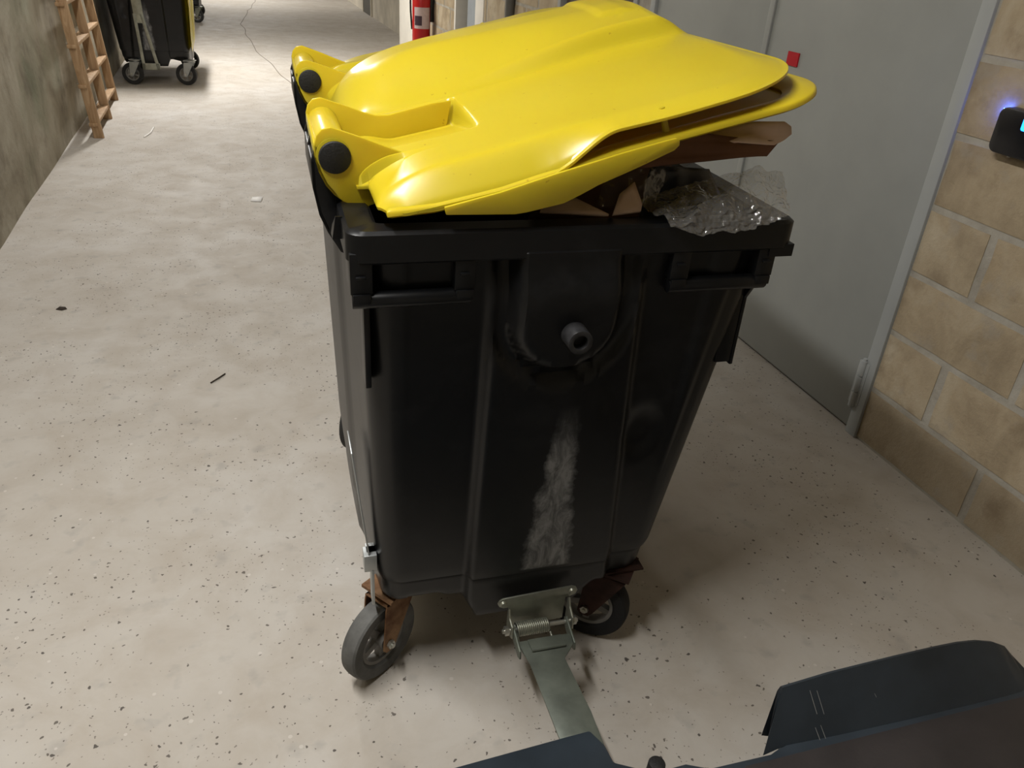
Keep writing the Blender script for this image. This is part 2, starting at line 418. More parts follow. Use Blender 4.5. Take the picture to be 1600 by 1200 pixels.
# dark doorway in the recessed wall far down the corridor
d4 = sempty('door_4', (XR2, 16.4, 0))
MB().box((-0.02, 0, 0), (0.03, 0.95, 2.05)).obj('door_leaf', M['darkgap'], d4)
MB().box((-0.035, -0.06, 0), (0.0, 0, 2.1)).box((-0.035, 0.95, 0), (0.0, 1.01, 2.1)).box((-0.035, -0.06, 2.05), (0.0, 1.01, 2.1)).obj('door_frame', M['pale'], d4)

# big double steel door
d1 = sempty('door_1', (XR, 1.94, 0))
Z1 = 2.08
for (a, b) in ((0.0, 0.985), (0.992, 1.955)):
    mb = MB(); mb.box((0.004, a + 0.002, 0.012), (0.05, b, Z1)); mb.obj('door_leaf', M['door'], d1, bevel=0.003)
MB().box((-0.006, 0.972, 0.012), (0.006, 1.006, Z1)).obj('meeting_strip', M['door'], d1, bevel=0.003)
fr = MB()
fr.box((-0.012, -0.056, 0), (0.07, -0.006, Z1 + 0.055)).box((-0.012, 1.96, 0), (0.07, 2.01, Z1 + 0.055)).box((-0.012, -0.056, Z1 + 0.005), (0.07, 2.01, Z1 + 0.055))
fr.obj('door_frame', M['frame'], d1, bevel=0.004)
MB().box((0.052, 0, 0), (0.06, 1.95, Z1)).obj('door_stop', M['darkgap'], d1)
for zz in (0.105, 1.75):
    hmb = MB()
    for k in range(3): hmb.cyl((-0.016, -0.004, zz + 0.062 * k + 0.001), (-0.016, -0.004, zz + 0.062 * k + 0.058), 0.0115, n=16)
    hmb.cyl((-0.016, -0.004, zz - 0.004), (-0.016, -0.004, zz + 0.19), 0.007, n=12)
    hmb.box((-0.014, -0.028, zz + 0.01), (-0.009, 0.02, zz + 0.175))
    hmb.obj('hinge', M['frame'], d1)
MB().box((-0.05, 1.03, 1.06), (-0.02, 1.15, 1.085)).box((-0.03, 1.03, 1.06), (0.004, 1.05, 1.085)).box((-0.004, 1.01, 0.98), (0.004, 1.06, 1.14)).obj('door_handle', M['devblack'], d1, bevel=0.003)
st = MB(); st.box((-0.0012, 2.702, 1.133), (0.004, 2.770, 1.181)); st = st.obj('red_sticker', M['redtag'], None)
st.location = (XR, 0, 0); tag(st, 'small red square sticker on the grey double door', 'sticker')

# brown door further along and grey-blue door standing in its white frame
d2 = sempty('door_2', (XR, D2[0], 0))
MB().box((0.03, 0.05, 0.01), (0.07, 1.10, 2.08)).obj('door_leaf', M['darkwood'], d2, bevel=0.003)
MB().box((-0.012, 0, 0), (0.09, 0.05, 2.14)).box((-0.012, 1.10, 0), (0.09, 1.15, 2.14)).box((-0.012, 0, 2.09), (0.09, 1.15, 2.14)).obj('door_frame', M['door'], d2, bevel=0.003)
d3 = sempty('door_3', (XR, D3[0], 0))
MB().box((-0.012, 0, 0), (0.12, 0.25, 2.14)).box((-0.012, 0.93, 0), (0.12, 0.98, 2.14)).box((-0.012, 0, 2.09), (0.12, 0.98, 2.14)).obj('door_frame', M['white'], d3, bevel=0.003)
MB().box((0.02, 0.27, 0.01), (0.06, 0.62, 2.08)).obj('door_leaf', M['bluegrey'], d3, bevel=0.003)
MB().box((0.13, 0.25, 0.0), (0.17, 0.93, 2.1)).obj('doorway_shade_sheet', M['darkgap'], d3)  # dark sheet standing in for the shade inside the doorway

# hairline crack in the floor
def ribbon(mb, pts, wd, z=0.0):
    P = [Vector((x, y, 0)) for x, y in pts]
    for i in range(len(P) - 1):
        d = (P[i + 1] - P[i]).normalized(); s = Vector((-d.y, d.x, 0)) * wd / 2
        a0, a1, b0, b1 = P[i] - s, P[i] + s, P[i + 1] - s, P[i + 1] + s
        h = 0.0012
        mb.add([a0, a1, b1, b0] + [q + Vector((0, 0, h)) for q in (a0, a1, b1, b0)], [(0, 1, 2, 3), (4, 7, 6, 5), (0, 4, 5, 1), (1, 5, 6, 2), (2, 6, 7, 3), (3, 7, 4, 0)])
    return mb
def wander(pts, n=10, amp=0.05, seed=0):
    out = []
    for i in range(len(pts) - 1):
        for k in range(n):
            t = k / n; x = pts[i][0] * (1 - t) + pts[i + 1][0] * t; y = pts[i][1] * (1 - t) + pts[i + 1][1] * t
            out.append((x + amp * noise.noise(Vector((x * 3, y * 1.3, seed))), y))
    out.append(pts[-1]); return out
ribbon(MB(), wander([(0.51, 18.9), (0.12, 14.4), (0.26, 11.4), (0.47, 9.7), (0.62, 8.2)]), 0.009).obj('crack', M['crack'], floor)
# ceiling battens
for i, (ly, lx, lw, ll) in enumerate(LAMPS):
    pl = ['over the yellow-lidded container', 'added between the container and the ladder to brighten the mid floor', 'over the dark container by the left wall', 'at the far end of the corridor'][i]
    t_ = thing('ceiling_batten', 'white strip light on the ceiling ' + pl, 'light', (lx, ly, LAMP_Z))
    MB().box((-0.07, -ll / 2 - 0.03, 0.015), (0.07, ll / 2 + 0.03, 0.12)).obj('housing', M['white'], t_, bevel=0.006)
    MB().cyl((-0.03, -ll / 2, 0.008), (-0.03, ll / 2, 0.008), 0.012, n=12).cyl((0.03, -ll / 2, 0.008), (0.03, ll / 2, 0.008), 0.012, n=12).obj('tube', M['tube'], t_)

# ================================================================== WASTE CONTAINER (u across the end, v along the length, z up)
def seam_z(u): return 0.305
def body_mesh():
    mb = MB(); ZT = 1.075
    def dims(z):
        k = (z - 0.25) / 0.8
        inset = 0.006 * ss(0.312, 0.300, z)
        return (0.048 - 0.026 * k + inset, 0.664 + 0.082 * k - inset, 0.100 - 0.080 * k + inset, 1.25 - (0.100 - 0.080 * k) - 0.0 + 0.0 - inset)
    # ring parameter list: (side, t)
    ring = []
    nS, nE, nC = 44, 110, 7
    def pt(z, kind, t):
        u0, u1, v0, v1 = dims(z); r = 0.055
        if kind == 'near': return (u0 + r + (u1 - u0 - 2 * r) * t, v0)
        if kind == 'cnr': a = -pi / 2 + t * pi / 2; return (u1 - r + r * cos(a), v0 + r + r * sin(a))
        if kind == 'right': return (u1, v0 + r + (v1 - v0 - 2 * r) * t)
        if kind == 'cfr': a = t * pi / 2; return (u1 - r + r * cos(a), v1 - r + r * sin(a))
        if kind == 'far': return (u1 - r - (u1 - u0 - 2 * r) * t, v1)
        if kind == 'cfl': a = pi / 2 + t * pi / 2; return (u0 + r + r * cos(a), v1 - r + r * sin(a))
        if kind == 'left': return (u0, v1 - r - (v1 - v0 - 2 * r) * t)
        if kind == 'cnl': a = pi + t * pi / 2; return (u0 + r + r * cos(a), v0 + r + r * sin(a))
    for kind, n in (('near', nE), ('cnr', nC), ('right', nS), ('cfr', nC), ('far', nE), ('cfl', nC), ('left', nS), ('cnl', nC)):
        ring += [(kind, i / n) for i in range(n)]
    def zbot(u, v):
        e = min(1, ss(0.17, 0.26, v) * ss(1.08, 0.99, v))
        c = ss(0.225, 0.265, u) * ss(0.53, 0.47, u)
        b = 0.232 - 0.062 * c
        b += 0.012 * ss(0.08, 0.11, u) * ss(0.2, 0.17, u)
        return b * (1 - e) + (0.175) * e
    def endoff(u, z):
        left = ss(0.222, 0.242, u); rc = 0.545 - 0.045 * (z - 0.4) / 0.55
        right = ss(rc + 0.012, rc - 0.012, u)
        o = 0.022 * left * right * ss(1.05, 0.98, z) 
        # shield round the trunnion
        zz = max(0.0, 0.93 - z); d = sqrt((u - 0.362) ** 2 + zz * zz)
        o += 0.022 * ss(0.098, 0.078, d) * ss(1.07, 1.06, z)
        o -= 0.016 * ss(0.090, 0.104, d) * ss(0.135, 0.118, d) * ss(1.07, 1.04, z)
        # shallow round dent low on the right
        o -= 0.010 * ss(0.055, 0.02, sqrt((u - 0.565) ** 2 + ((z - 0.655) * 0.7) ** 2))
        # corner columns
        o += 0.006 * ss(0.10, 0.08, u) + 0.006 * ss(0.62, 0.64, u)
        return o
    zl = [0.0, 0.02, 0.05, 0.09]
    levels = 58
    rows = []
    for L in range(levels + 1):
        t = L / levels; row = []; groove = 0.0025 if L == 9 else 0.0
        for (kind, s) in ring:
            u, v = pt(0.235, kind, s); b = zbot(u, v); z = b + (0.302 - b) * L / 8 if L <= 8 else 0.3045 if L == 9 else 0.307 + (ZT - 0.307) * (L - 10) / (levels - 10)
            # rounded bottom edge
            if t < 0.12: pass
            u, v = pt(z, kind, s)
            if groove: u += groove * (1 if u < 0.36 else -1) * (kind not in ('near', 'far')); v += groove * (1 if v < 0.62 else -1) * (kind not in ('left', 'right'))
            if z < b + 0.02:
                q = (1 - (z - b) / 0.02) ** 2 * 0.012
                cu, cv = 0.36, 0.62
                u += q * (1 if u < cu else -1) if kind in ('left', 'right', 'cnr', 'cfr', 'cfl', 'cnl') else 0
                v += q * (1 if v < cv else -1) if kind in ('near', 'far', 'cnr', 'cfr', 'cfl', 'cnl') else 0
            if kind == 'near': v -= endoff(u, z) * ss(0, 0.03, s) * ss(1, 0.97, s)
            if kind == 'far': v += endoff(u, z) * ss(0, 0.03, s) * ss(1, 0.97, s)
            if kind in ('left', 'right'):
                bulge = 0.012 * sin(pi * s) + 0.008 * ss(0.25, 0.3, s) * ss(0.75, 0.7, s)
                u += -bulge if kind == 'left' else bulge
            row.append((u, v, z))
        rows.append(row)
    n = len(ring); vs = [p for r in rows for p in r]
    fs = [(L * n + i, L * n + (i + 1) % n, (L + 1) * n + (i + 1) % n, (L + 1) * n + i) for L in range(levels) for i in range(n)]
    # floor of the tub
    c = len(vs); vs.append((0.36, 0.62, 0.19)); fs += [((i + 1) % n, i, c) for i in range(n)]
    mb.add(vs, fs)
    # groove line under the panels (seam) as a thin recessed band
    return mb.mesh('body', M['black'], smooth=40)

def rim_mesh():
    prof = [(0.060, 1.060), (0.052, 1.092), (0.045, 1.099), (0.006, 1.100), (0.0, 1.095), (0.0, 1.052), (0.004, 1.048), (0.010, 1.052), (0.012, 1.070), (0.055, 1.058)]
    mb = MB(); U0, U1, V0, V1 = 0.0, 0.770, 0.0, 1.25; vs = []; n = None
    for d, z in prof:
        r = max(0.006, 0.028 - d * 0.3); pts = []
        for cx, cy, a0 in ((U1 - d - r, V0 + d + r, -90), (U1 - d - r, V1 - d - r, 0), (U0 + d + r, V1 - d - r, 90), (U0 + d + r, V0 + d + r, 180)):
            for k in range(7):
                a = radians(a0 + 15 * k); pts.append((cx + r * cos(a), cy + r * sin(a), z))
        n = len(pts); vs += pts
    k = len(prof)
    fs = [(j * n + i, j * n + (i + 1) % n, ((j + 1) % k) * n + (i + 1) % n, ((j + 1) % k) * n + i) for j in range(k) for i in range(n)]
    mb.add(vs, fs)
    mb.box((0.722, 0.001, 1.036), (0.769, 0.075, 1.058)); mb.box((0.722, 1.175, 1.036), (0.769, 1.249, 1.058))
    # small raised corner tab at the hinge side
    mb.prism([(0, 0), (0.03, 0), (0.03, 0.012), (0.004, 0.03), (0, 0.03)], lambda a, b: (-0.014 + b * 0.2, 0.085 + a, 1.062 + b * 1.2), lambda a, b: (0.012, 0.085 + a, 1.062 + b * 1.2))
    return mb.mesh('rim', M['black'], smooth=35)

def handle_mesh(u0, u1, vdir=1, v0=0.0):
    """grab handle below the rim: two cheeks, a lower web and a round bar"""
    mb = MB()
    V = lambda a: v0 + vdir * a
    for a in (u0, u1 - 0.034):
        mb.box((a, min(V(0.003), V(0.075)), 1.000), (a + 0.034, max(V(0.003), V(0.075)), 1.066))
        mb.box((a + 0.008, min(V(-0.003), V(0.01)), 1.026), (a + 0.024, max(V(-0.003), V(0.01)), 1.031))
        mb.box((a + 0.003, min(V(0.0), V(0.07)), 0.985), (a + 0.031, max(V(0.0), V(0.07)), 1.001))
    mb.box((u0 + 0.01, min(V(0.016), V(0.07)), 0.976), (u1 - 0.01, max(V(0.016), V(0.07)), 0.984))
    m2 = MB(); m2.v, m2.f = mb.v, mb.f
    m2.cyl((u0 + 0.002, V(0.014), 0.987), (u1 - 0.006, V(0.014), 0.987), 0.0135, n=18)
    return m2

LID_T = radians(12.8)
P0 = Vector((0.034, 0, 1.117)); 
LW, LV = 0.755, 1.245
def rnd(a, b, x):
    """quarter-circle rise from a to b"""
    t = min(1, max(0, (x - a) / (b - a))); return sqrt(max(0.0, 1 - (1 - t) ** 2))
def lid_height(w_, v_):
    vm = v_ if v_ <= LV / 2 else LV - v_          # mirrored along the length
    edge = 0.012 * ss(0.06, 0.0, w_) - 0.002 * ss(0.02, 0.1, w_) + 0.006 * ss(0.26, 0.30, w_) + 0.044 * ss(0.28, 0.40, w_) + 0.009 * ss(0.45, 0.7, w_)
    inner = 0.054 + 0.024 * ss(0.15, 0.64, w_)
    outer = 0.044 + 0.012 * ss(0.15, 0.42, w_) + 0.006 * ss(0.4, 0.65, w_)
    plat = outer + (inner - outer) * ss(0.05, 0.34, vm)
    R_ = 0.17; dx, dy = w_ - (LW - R_), R_ - vm
    d = R_ - sqrt(dx * dx + dy * dy) if dx > 0 and dy > 0 else min(vm, LW - w_)
    f_out = 0.5 * (rnd(0.010, 0.085, d) + ss(0.006, 0.060, d))
    f_hinge = rnd(0.020, 0.15, w_) if vm < 0.145 else rnd(0.004, 0.07, w_)
    k = f_out * f_hinge
    n_ = edge + max(0.0, plat - edge) * k
    vb = 0.415 + 0.05 * ss(0.12, 0.0, w_)
    step = 0.035 * ss(0.14, 0.58, w_)
    rise = max(0.0, 0.130 - inner - step) * (1 - 0.25 * ss(0.25, 0.0, w_))
    dome = step * ss(vb, vb + 0.035, vm) + rise * ss(vb + 0.0, vb + 0.17, vm) 
    dome *= rnd(0.0, 0.17, w_) * ss(LW - 0.018, LW - 0.10, w_)
    dome += 0.006 * ss(0.56, 0.58, w_) * ss(LW - 0.10, LW - 0.14, w_) * ss(0.50, 0.52, vm)
    n_ += dome
    # scooped pocket behind each hinge arm, deepest against its inner wall
    pk = ss(0.412, 0.398, vm) * (0.2 + 0.8 * min(1, max(0, (vm - 0.19) / 0.19))) * ss(0.185, 0.205, vm) * ss(0.226, 0.212, w_)
    n_ -= pk * (0.034 * ss(0.0, 0.10, w_) + 0.010)
    return n_
def lid_bounds(v_):
    r = 0.17; vm = v_ if v_ <= LV / 2 else LV - v_
    back = LW - (r - sqrt(max(0, r * r - (r - vm) ** 2))) if vm < r else LW
    r2 = 0.035; fr_ = 0.018 + (r2 - sqrt(max(0, r2 * r2 - (r2 - vm) ** 2))) if vm < r2 else 0.018 if vm < 0.14 else 0.0
    return fr_, back
def lid_shell_mesh():
    vs = []; fs = []; nW = 190
    vls = []; 
    v_ = 0.0
    while v_ < 0.12: vls.append(v_); v_ += 0.0022 if v_ < 0.02 else 0.004
    while v_ < LV - 0.12: vls.append(v_); v_ += 0.0048
    vls += [LV - x for x in reversed([a for a in vls if a < 0.12])]
    for vv in vls:
        a, b = lid_bounds(vv)
        for i in range(nW + 1):
            ww = a + (b - a) * i / nW
            vs.append((ww, vv, lid_height(ww, vv)))
    n = nW + 1; rows = len(vls); N0 = len(vs)
    fs = [(j * n + i, j * n + i + 1, (j + 1) * n + i + 1, (j + 1) * n + i) for j in range(rows - 1) for i in range(nW)]
    vs += [(x, y, z - 0.0045) for x, y, z in vs]
    fs += [(N0 + j * n + i, N0 + (j + 1) * n + i, N0 + (j + 1) * n + i + 1, N0 + j * n + i + 1) for j in range(rows - 1) for i in range(nW)]
    bd = [i for i in range(n)] + [j * n + nW for j in range(1, rows)] + [(rows - 1) * n + i for i in range(nW - 1, -1, -1)] + [j * n for j in range(rows - 2, 0, -1)]
    fs += [(bd[k], N0 + bd[k], N0 + bd[(k + 1) % len(bd)], bd[(k + 1) % len(bd)]) for k in range(len(bd))]
    me = bpy.data.meshes.new('lid'); me.from_pydata(vs, [], fs); me.materials.append(M['yellow'])
    me.polygons.foreach_set('use_smooth', [True] * len(me.polygons)); me.set_sharp_from_angle(angle=radians(50))
    return me
def lower_n(w_):
    pts = [(0, 0.006), (0.1, -0.006), (0.2, -0.006), (0.283, 0.0), (0.4, 0.009), (0.564, 0.014), (0.69, 0.017), (0.80, 0.020)]
    for (a, p), (b, q) in zip(pts, pts[1:]):
        if w_ <= b: return p + (q - p) * (w_ - a) / (b - a)
    return pts[-1][1]
def lid_under_mesh():
    """flat lower frame: a rounded band with a sunk middle, open above it towards the front"""
    mb = MB(); LW2 = LW + 0.030; rows = []
    def loop(ins, dn):
        r = max(0.02, 0.115 - ins); U1 = LW2 - ins; U0 = 0.028 + ins; V0 = 0.0 + ins; V1 = LV - ins; P = []
        for i in range(60): P.append((U0 + (U1 - r - U0) * i / 60, V0))
        for i in range(12): a = -pi / 2 + pi / 2 * i / 12; P.append((U1 - r + r * cos(a), V0 + r + r * sin(a)))
        for i in range(40): P.append((U1, V0 + r + (V1 - V0 - 2 * r) * i / 40))
        for i in range(12): a = pi / 2 * i / 12; P.append((U1 - r + r * cos(a), V1 - r + r * sin(a)))
        for i in range(60): P.append((U1 - r - (U1 - r - U0) * i / 60, V1))
        for i in range(20): P.append((U0, V1 - (V1 - V0) * i / 20))
        return [(x, y, lower_n(x) + dn) for x, y in P]
    L = [loop(0.0, -0.003), loop(0.001, 0.003), loop(0.005, 0.006), loop(0.040, 0.006), loop(0.055, 0.000), loop(0.055, -0.006), loop(0.006, -0.007)]
    n = len(L[0]); k = len(L); vs = [p for l in L for p in l]
    fs = [(j * n + i, j * n + (i + 1) % n, ((j + 1) % k) * n + (i + 1) % n, ((j + 1) % k) * n + i) for j in range(k) for i in range(n)]
    mb.add(vs, fs)
    # thin sheet closing the underside
    c = loop(0.05, -0.004); o = len(mb.v)
    mb.add(c + [(0.4, LV / 2, 0.0)], [(i, (i + 1) % n, n) for i in range(n)])
    # spacer peg
    mb.cyl((0.487, 0.030, 0.012), (0.482, 0.034, 0.055), 0.006, 0.005, n=10)
    mb.cyl((0.487, LV - 0.030, 0.012), (0.482, LV - 0.034, 0.055), 0.006, 0.005, n=10)
    return mb.mesh('lower_frame', M['yellow'], smooth=45)
def skirt_mesh(near=True):
    out = [(0.113, -0.016), (0.217, -0.041), (0.235, -0.0425), (0.295, -0.043), (0.325, -0.036), (0.354, -0.028), (0.42, -0.016), (0.482, -0.003), (0.491, 0.003), (0.492, 0.010), (0.487, 0.015), (0.469, 0.015), (0.40, 0.0125), (0.29, 0.0055), (0.20, -0.002), (0.113, -0.004)]
    mb = MB(); v0 = (-0.007, -0.001) if near else (LV + 0.001, LV + 0.007)
    mb.prism(out, lambda a, b: (a, v0[0], b), lambda a, b: (a, v0[1], b))
    # little ledge joining the skirt to the frame
    vv = (-0.003, 0.012) if near else (LV - 0.012, LV + 0.003)
    mb.prism([(0.13, -0.012), (0.46, 0.005), (0.46, 0.0115), (0.30, 0.003), (0.13, -0.007)], lambda a, b: (a, vv[0], b), lambda a, b: (a, vv[1], b))
    return mb.mesh('lid_skirt', M['yellow'], bevel=0.0012)

# hinge arm in the bin's own (u, v, z): two cheeks, a knuckle tube and a rear web
def to_lid(p):
    q = Vector(p) - Vector((P0.x, 0, P0.z)); c, s = cos(LID_T), sin(LID_T)
    return (q.x * c + q.z * s, q.y, -q.x * s + q.z * c)
CHEEK = [(-0.004, 1.219), (-0.018, 1.216), (-0.027, 1.206), (-0.031, 1.192), (-0.031, 1.172), (-0.026, 1.150), (-0.016, 1.128), (-0.004, 1.113), (0.010, 1.102), (0.026, 1.094), (0.040, 1.089), (0.050, 1.086), (0.052, 1.094), (0.066, 1.098), (0.105, 1.12), (0.135, 1.135), (0.152, 1.155), (0.145, 1.168), (0.115, 1.178), (0.080, 1.190), (0.045, 1.203), (0.012, 1.214)]
CHEEK_F = CHEEK[:-6] + [(0.225, 1.15), (0.236, 1.2175), (0.20, 1.2125), (0.150, 1.199), (0.118, 1.190), (0.095, 1.189), (0.070, 1.195), (0.045, 1.204), (0.012, 1.214)]
def arm_mesh(va, vb):
    mb = MB()
    far_first = va > 0.6
    for a, b, far_ in ((va, va + 0.007, far_first), (vb - 0.007, vb, not far_first)):
        mb.prism(CHEEK_F if far_ else CHEEK, lambda u, z: to_lid((u, a, z)), lambda u, z: to_lid((u, b, z)))
    # rear web wrapping the knuckle, from top edge down to the lid
    OUT = CHEEK[0:11]; IN = [(u + 0.006 * (1 if i < 9 else 0.6), z + (0.004 if i > 6 else -0.004 if i < 3 else 0)) for i, (u, z) in enumerate(OUT)]
    poly = OUT[3:9] + [(-0.0, 1.118), (-0.011, 1.132), (-0.020, 1.152), (-0.025, 1.173), (-0.025, 1.190)]
    mb.prism(poly, lambda u, z: to_lid((u, va, z)), lambda u, z: to_lid((u, vb, z)))
    # knuckle tube
    mb.cyl(to_lid((-0.002, va - 0.001, 1.176)), to_lid((-0.002, vb + 0.001, 1.176)), 0.0275, n=26)
    return mb.mesh('hinge_arm', M['yellow'], bevel=0.002)
def cap_mesh(v, d=-1):
    mb = MB(); prof = [(0.0001, 0.005), (0.015, 0.0045), (0.024, 0.002), (0.0255, 0.0), (0.0255, -0.004), (0.0001, -0.004)]
    mb.lathe(prof, to_lid((0.0, v, 1.173)), (0, d, 0), 28, False)
    return mb.mesh('hinge_cap', M['cap'], smooth=30)

def bracket_mesh(va, vb):
    """black hinge post rising behind the rim"""
    mb = MB()
    prof = [(-0.030, 1.182), (-0.036, 1.165), (-0.036, 1.12), (-0.028, 1.075), (-0.016, 1.045), (0.004, 1.01), (0.030, 1.00), (0.030, 1.098), (0.006, 1.104), (-0.004, 1.13), (-0.010, 1.165), (-0.014, 1.185)]
    for a, b in ((va, va + 0.012), (vb - 0.012, vb), ((va + vb) / 2 - 0.006, (va + vb) / 2 + 0.006)):
        mb.prism(prof, lambda u, z: (u, a, z), lambda u, z: (u, b, z))
    mb.prism([(-0.036, 1.165), (-0.036, 1.12), (-0.028, 1.075), (-0.016, 1.045), (-0.010, 1.05), (-0.022, 1.08), (-0.029, 1.12), (-0.029, 1.165)], lambda u, z: (u, va, z), lambda u, z: (u, vb, z))
    mb.cyl((-0.002, va - 0.010, 1.176), (-0.002, vb + 0.010, 1.176), 0.008, n=12)
    return mb.mesh('hinge_bracket', M['black'], bevel=0.002)

def make_caster(parent, name, u, v, ang, fork_mat, R=0.100, tyre='rubber', lead=0.045):
    """ang: rolling direction in degrees in the bin frame; swivel pivot lies 'lead' ahead of the axle"""
    ca = bpy.data.objects.new(name, None); C.objects.link(ca); ca.parent = parent
    ca.location = (u, v, R); ca.rotation_euler = (0, 0, radians(ang)); ca.empty_display_size = 0.05
    Wd = 0.021
    tp = [(R - 0.006, -Wd), (R - 0.002, -Wd * 0.8), (R, -Wd * 0.35), (R, Wd * 0.35), (R - 0.002, Wd * 0.8), (R - 0.006, Wd), (R - 0.030, Wd * 0.95), (R - 0.036, Wd * 0.7), (R - 0.036, -Wd * 0.7), (R - 0.030, -Wd * 0.95)]
    MB().lathe(tp, (0, 0, 0), (0, 1, 0), 48).obj('tyre', M[tyre], ca, smooth=30)
    h = MB(); ri = R - 0.036
    h.lathe([(ri, -0.014), (ri, 0.014), (ri - 0.008, 0.013), (ri - 0.010, 0.004), (ri - 0.010, -0.004), (ri - 0.008, -0.013)], (0, 0, 0), (0, 1, 0), 40)
    h.cyl((0, -0.026, 0), (0, 0.026, 0), 0.018, n=20)
    for k in range(5):
        a = 2 * pi * k / 5 + 0.3; m = Matrix.Rotation(a, 4, 'Y')
        h.box((0.012, -0.008, -0.0085), (ri - 0.006, 0.008, 0.0085), m)
    h.obj('hub', M['hub'], ca, smooth=35)
    f = MB(); zt = 0.235 - R - 0.022
    for s in (-1, 1):
        y0, y1 = s * 0.030, s * 0.0335
        f.prism([(-0.018, -0.012), (-0.010, -0.022), (0.010, -0.022), (0.020, -0.010), (0.085, zt - 0.004), (0.085, zt), (-0.004, zt), (-0.008, zt - 0.01)], lambda a, b: (a, y0, b), lambda a, b: (a, y1, b))
    f.box((-0.006, -0.0335, zt - 0.003), (0.086, 0.0335, zt))
    f.obj('fork', M[fork_mat], ca)
    g = MB(); g.cyl((lead, 0, zt), (lead, 0, zt + 0.012), 0.034, 0.030, n=24); g.box((lead - 0.05, -0.045, zt + 0.012), (lead + 0.05, 0.045, zt + 0.020))
    g.obj('swivel_plate', M[fork_mat], ca)
    b = MB(); b.cyl((0, -0.046, 0), (0, 0.046, 0), 0.0055, n=12); b.cyl((0, -0.041, 0), (0, -0.034, 0), 0.0105, n=6); b.cyl((0, 0.034, 0), (0, 0.041, 0), 0.0105, n=6)
    b.obj('axle_bolt', M['bolt'], ca)
    return ca

BODY, RIM = body_mesh(), rim_mesh()
LIDM = lid_shell_mesh()
def make_container(label, loc, rz, near=True, mirror=False, group=None):
    root = thing('waste_container', label, 'container', loc, rz, group)
    if mirror: root.scale = (-1, 1, 1)
    b = link('body', BODY, root); md = b.modifiers.new('thickness', 'SOLIDIFY'); md.thickness = 0.005; md.offset = -1
    link('rim', RIM, root)
    handle_mesh(0.004, 0.200).obj('grab_handle', M['black'], root, bevel=0.0015)
    handle_mesh(0.540, 0.738).obj('grab_handle', M['black'], root, bevel=0.0015)
    handle_mesh(0.004, 0.200, -1, 1.25).obj('grab_handle', M['black'], root, bevel=0.0015)
    handle_mesh(0.540, 0.738, -1, 1.25).obj('grab_handle', M['black'], root, bevel=0.0015)
    for v0, d in ((0.0, 1), (1.25, -1)):
        V = lambda a: v0 + d * a
        r = MB()
        r.prism([(0.045, 0.80), (0.085, 0.80), (0.085, 1.06), (0.004, 1.06), (0.004, 0.985), (0.030, 0.965), (0.045, 0.94)], lambda a, z: (0.690 + 0.032 * min(1, (a < 0.05) + 1), V(a), z), lambda a, z: (0.729, V(a), z))
        r.obj('corner_rib', M['black'], root, bevel=0.0015)
        r = MB(); r.box((0.690, min(V(0.046), V(0.085)), 0.806), (0.7215, max(V(0.046), V(0.085)), 1.06)); r.obj('corner_rib', M['black'], root, bevel=0.0015)
        r = MB(); r.box((0.026, min(V(0.036), V(0.09)), 0.815), (0.036, max(V(0.036), V(0.09)), 1.0)); r.obj('corner_rib', M['black'], root, bevel=0.0015)
        t = MB()
        t.cyl((0.370, V(0.05), 0.918), (0.370, V(-0.048), 0.918), 0.0235, 0.0215, n=28, inner=0.0125)
        t.cyl((0.370, V(0.05), 0.918), (0.370, V(-0.030), 0.918), 0.0126, n=20)
        t.cyl((0.370, V(0.05), 0.918), (0.370, V(0.004), 0.918), 0.030, 0.026, n=28)
        t.obj('lifting_pin', M['pin'], root, bevel=0.0012)
    for va, vb in ((0.165, 0.385), (0.86, 1.08)):
        link('hinge_bracket', bracket_mesh(va, vb), root)
    return root

def add_lid(root, hang=False, scale_dome=False):
    lid = link('lid', LIDM, root)
    if not hang:
        lid.location = P0; lid.rotation_euler = (0, -LID_T, 0)
    else:
        lid.location = (-0.016, 0, 1.13); lid.rotation_euler = (0, radians(86.5), 0)
        lid.scale = (1.1, 1, -0.22)
    if not hang:
        link('lower_frame', lid_under_mesh(), lid)
        link('lid_skirt', skirt_mesh(True), lid); link('lid_skirt', skirt_mesh(False), lid)
        for va, vb in ((0.15, 0.40), (0.845, 1.095)):
            link('hinge_arm', arm_mesh(va, vb), lid)
            c_ = link('hinge_cap', cap_mesh(va - 0.003, -1), lid); c_['label'] = 'round black plastic cap'
            c_ = link('hinge_cap', cap_mesh(vb + 0.003, 1), lid); c_['label'] = 'round black plastic cap'
    return lid

O = (0.1285, 1.132, 0.0); RZ = radians(-1.96)
near = make_container('large black wheeled waste container with yellow lid in the middle of the floor', O, RZ)
add_lid(near)
make_caster(near, 'caster', 0.050, 0.155, 38, 'rusty')
make_caster(near, 'caster', 0.560, 0.165, -38, 'rust', tyre='tyre_shaded')  # under-bin shade is carried by this fork and tyre colour
make_caster(near, 'caster', 0.10, 1.08, 60, 'rusty', tyre='rubberd')
make_caster(near, 'caster', 0.60, 1.08, 15, 'rusty', tyre='rubberd')
# thin galvanised strip standing off the hinge side, with its foot bracket
g = MB()
g.prism([(0.16, 0.60), (0.20, 0.615), (0.245, 0.60), (0.165, 0.375), (0.120, 0.372)], lambda v, z: (0.006 + (0.60 - z) * 0.10, v, z), lambda v, z: (0.009 + (0.60 - z) * 0.10, v, z))
g.box((0.020, 0.118, 0.330), (0.046, 0.150, 0.372)); g.box((0.034, 0.118, 0.235), (0.040, 0.150, 0.335)); g.box((0.026, 0.13, 0.365), (0.055, 0.16, 0.372))
gs = g.obj('side_strip', M['galv'], near, bevel=0.0008); gs['label'] = 'thin galvanised steel side strip'
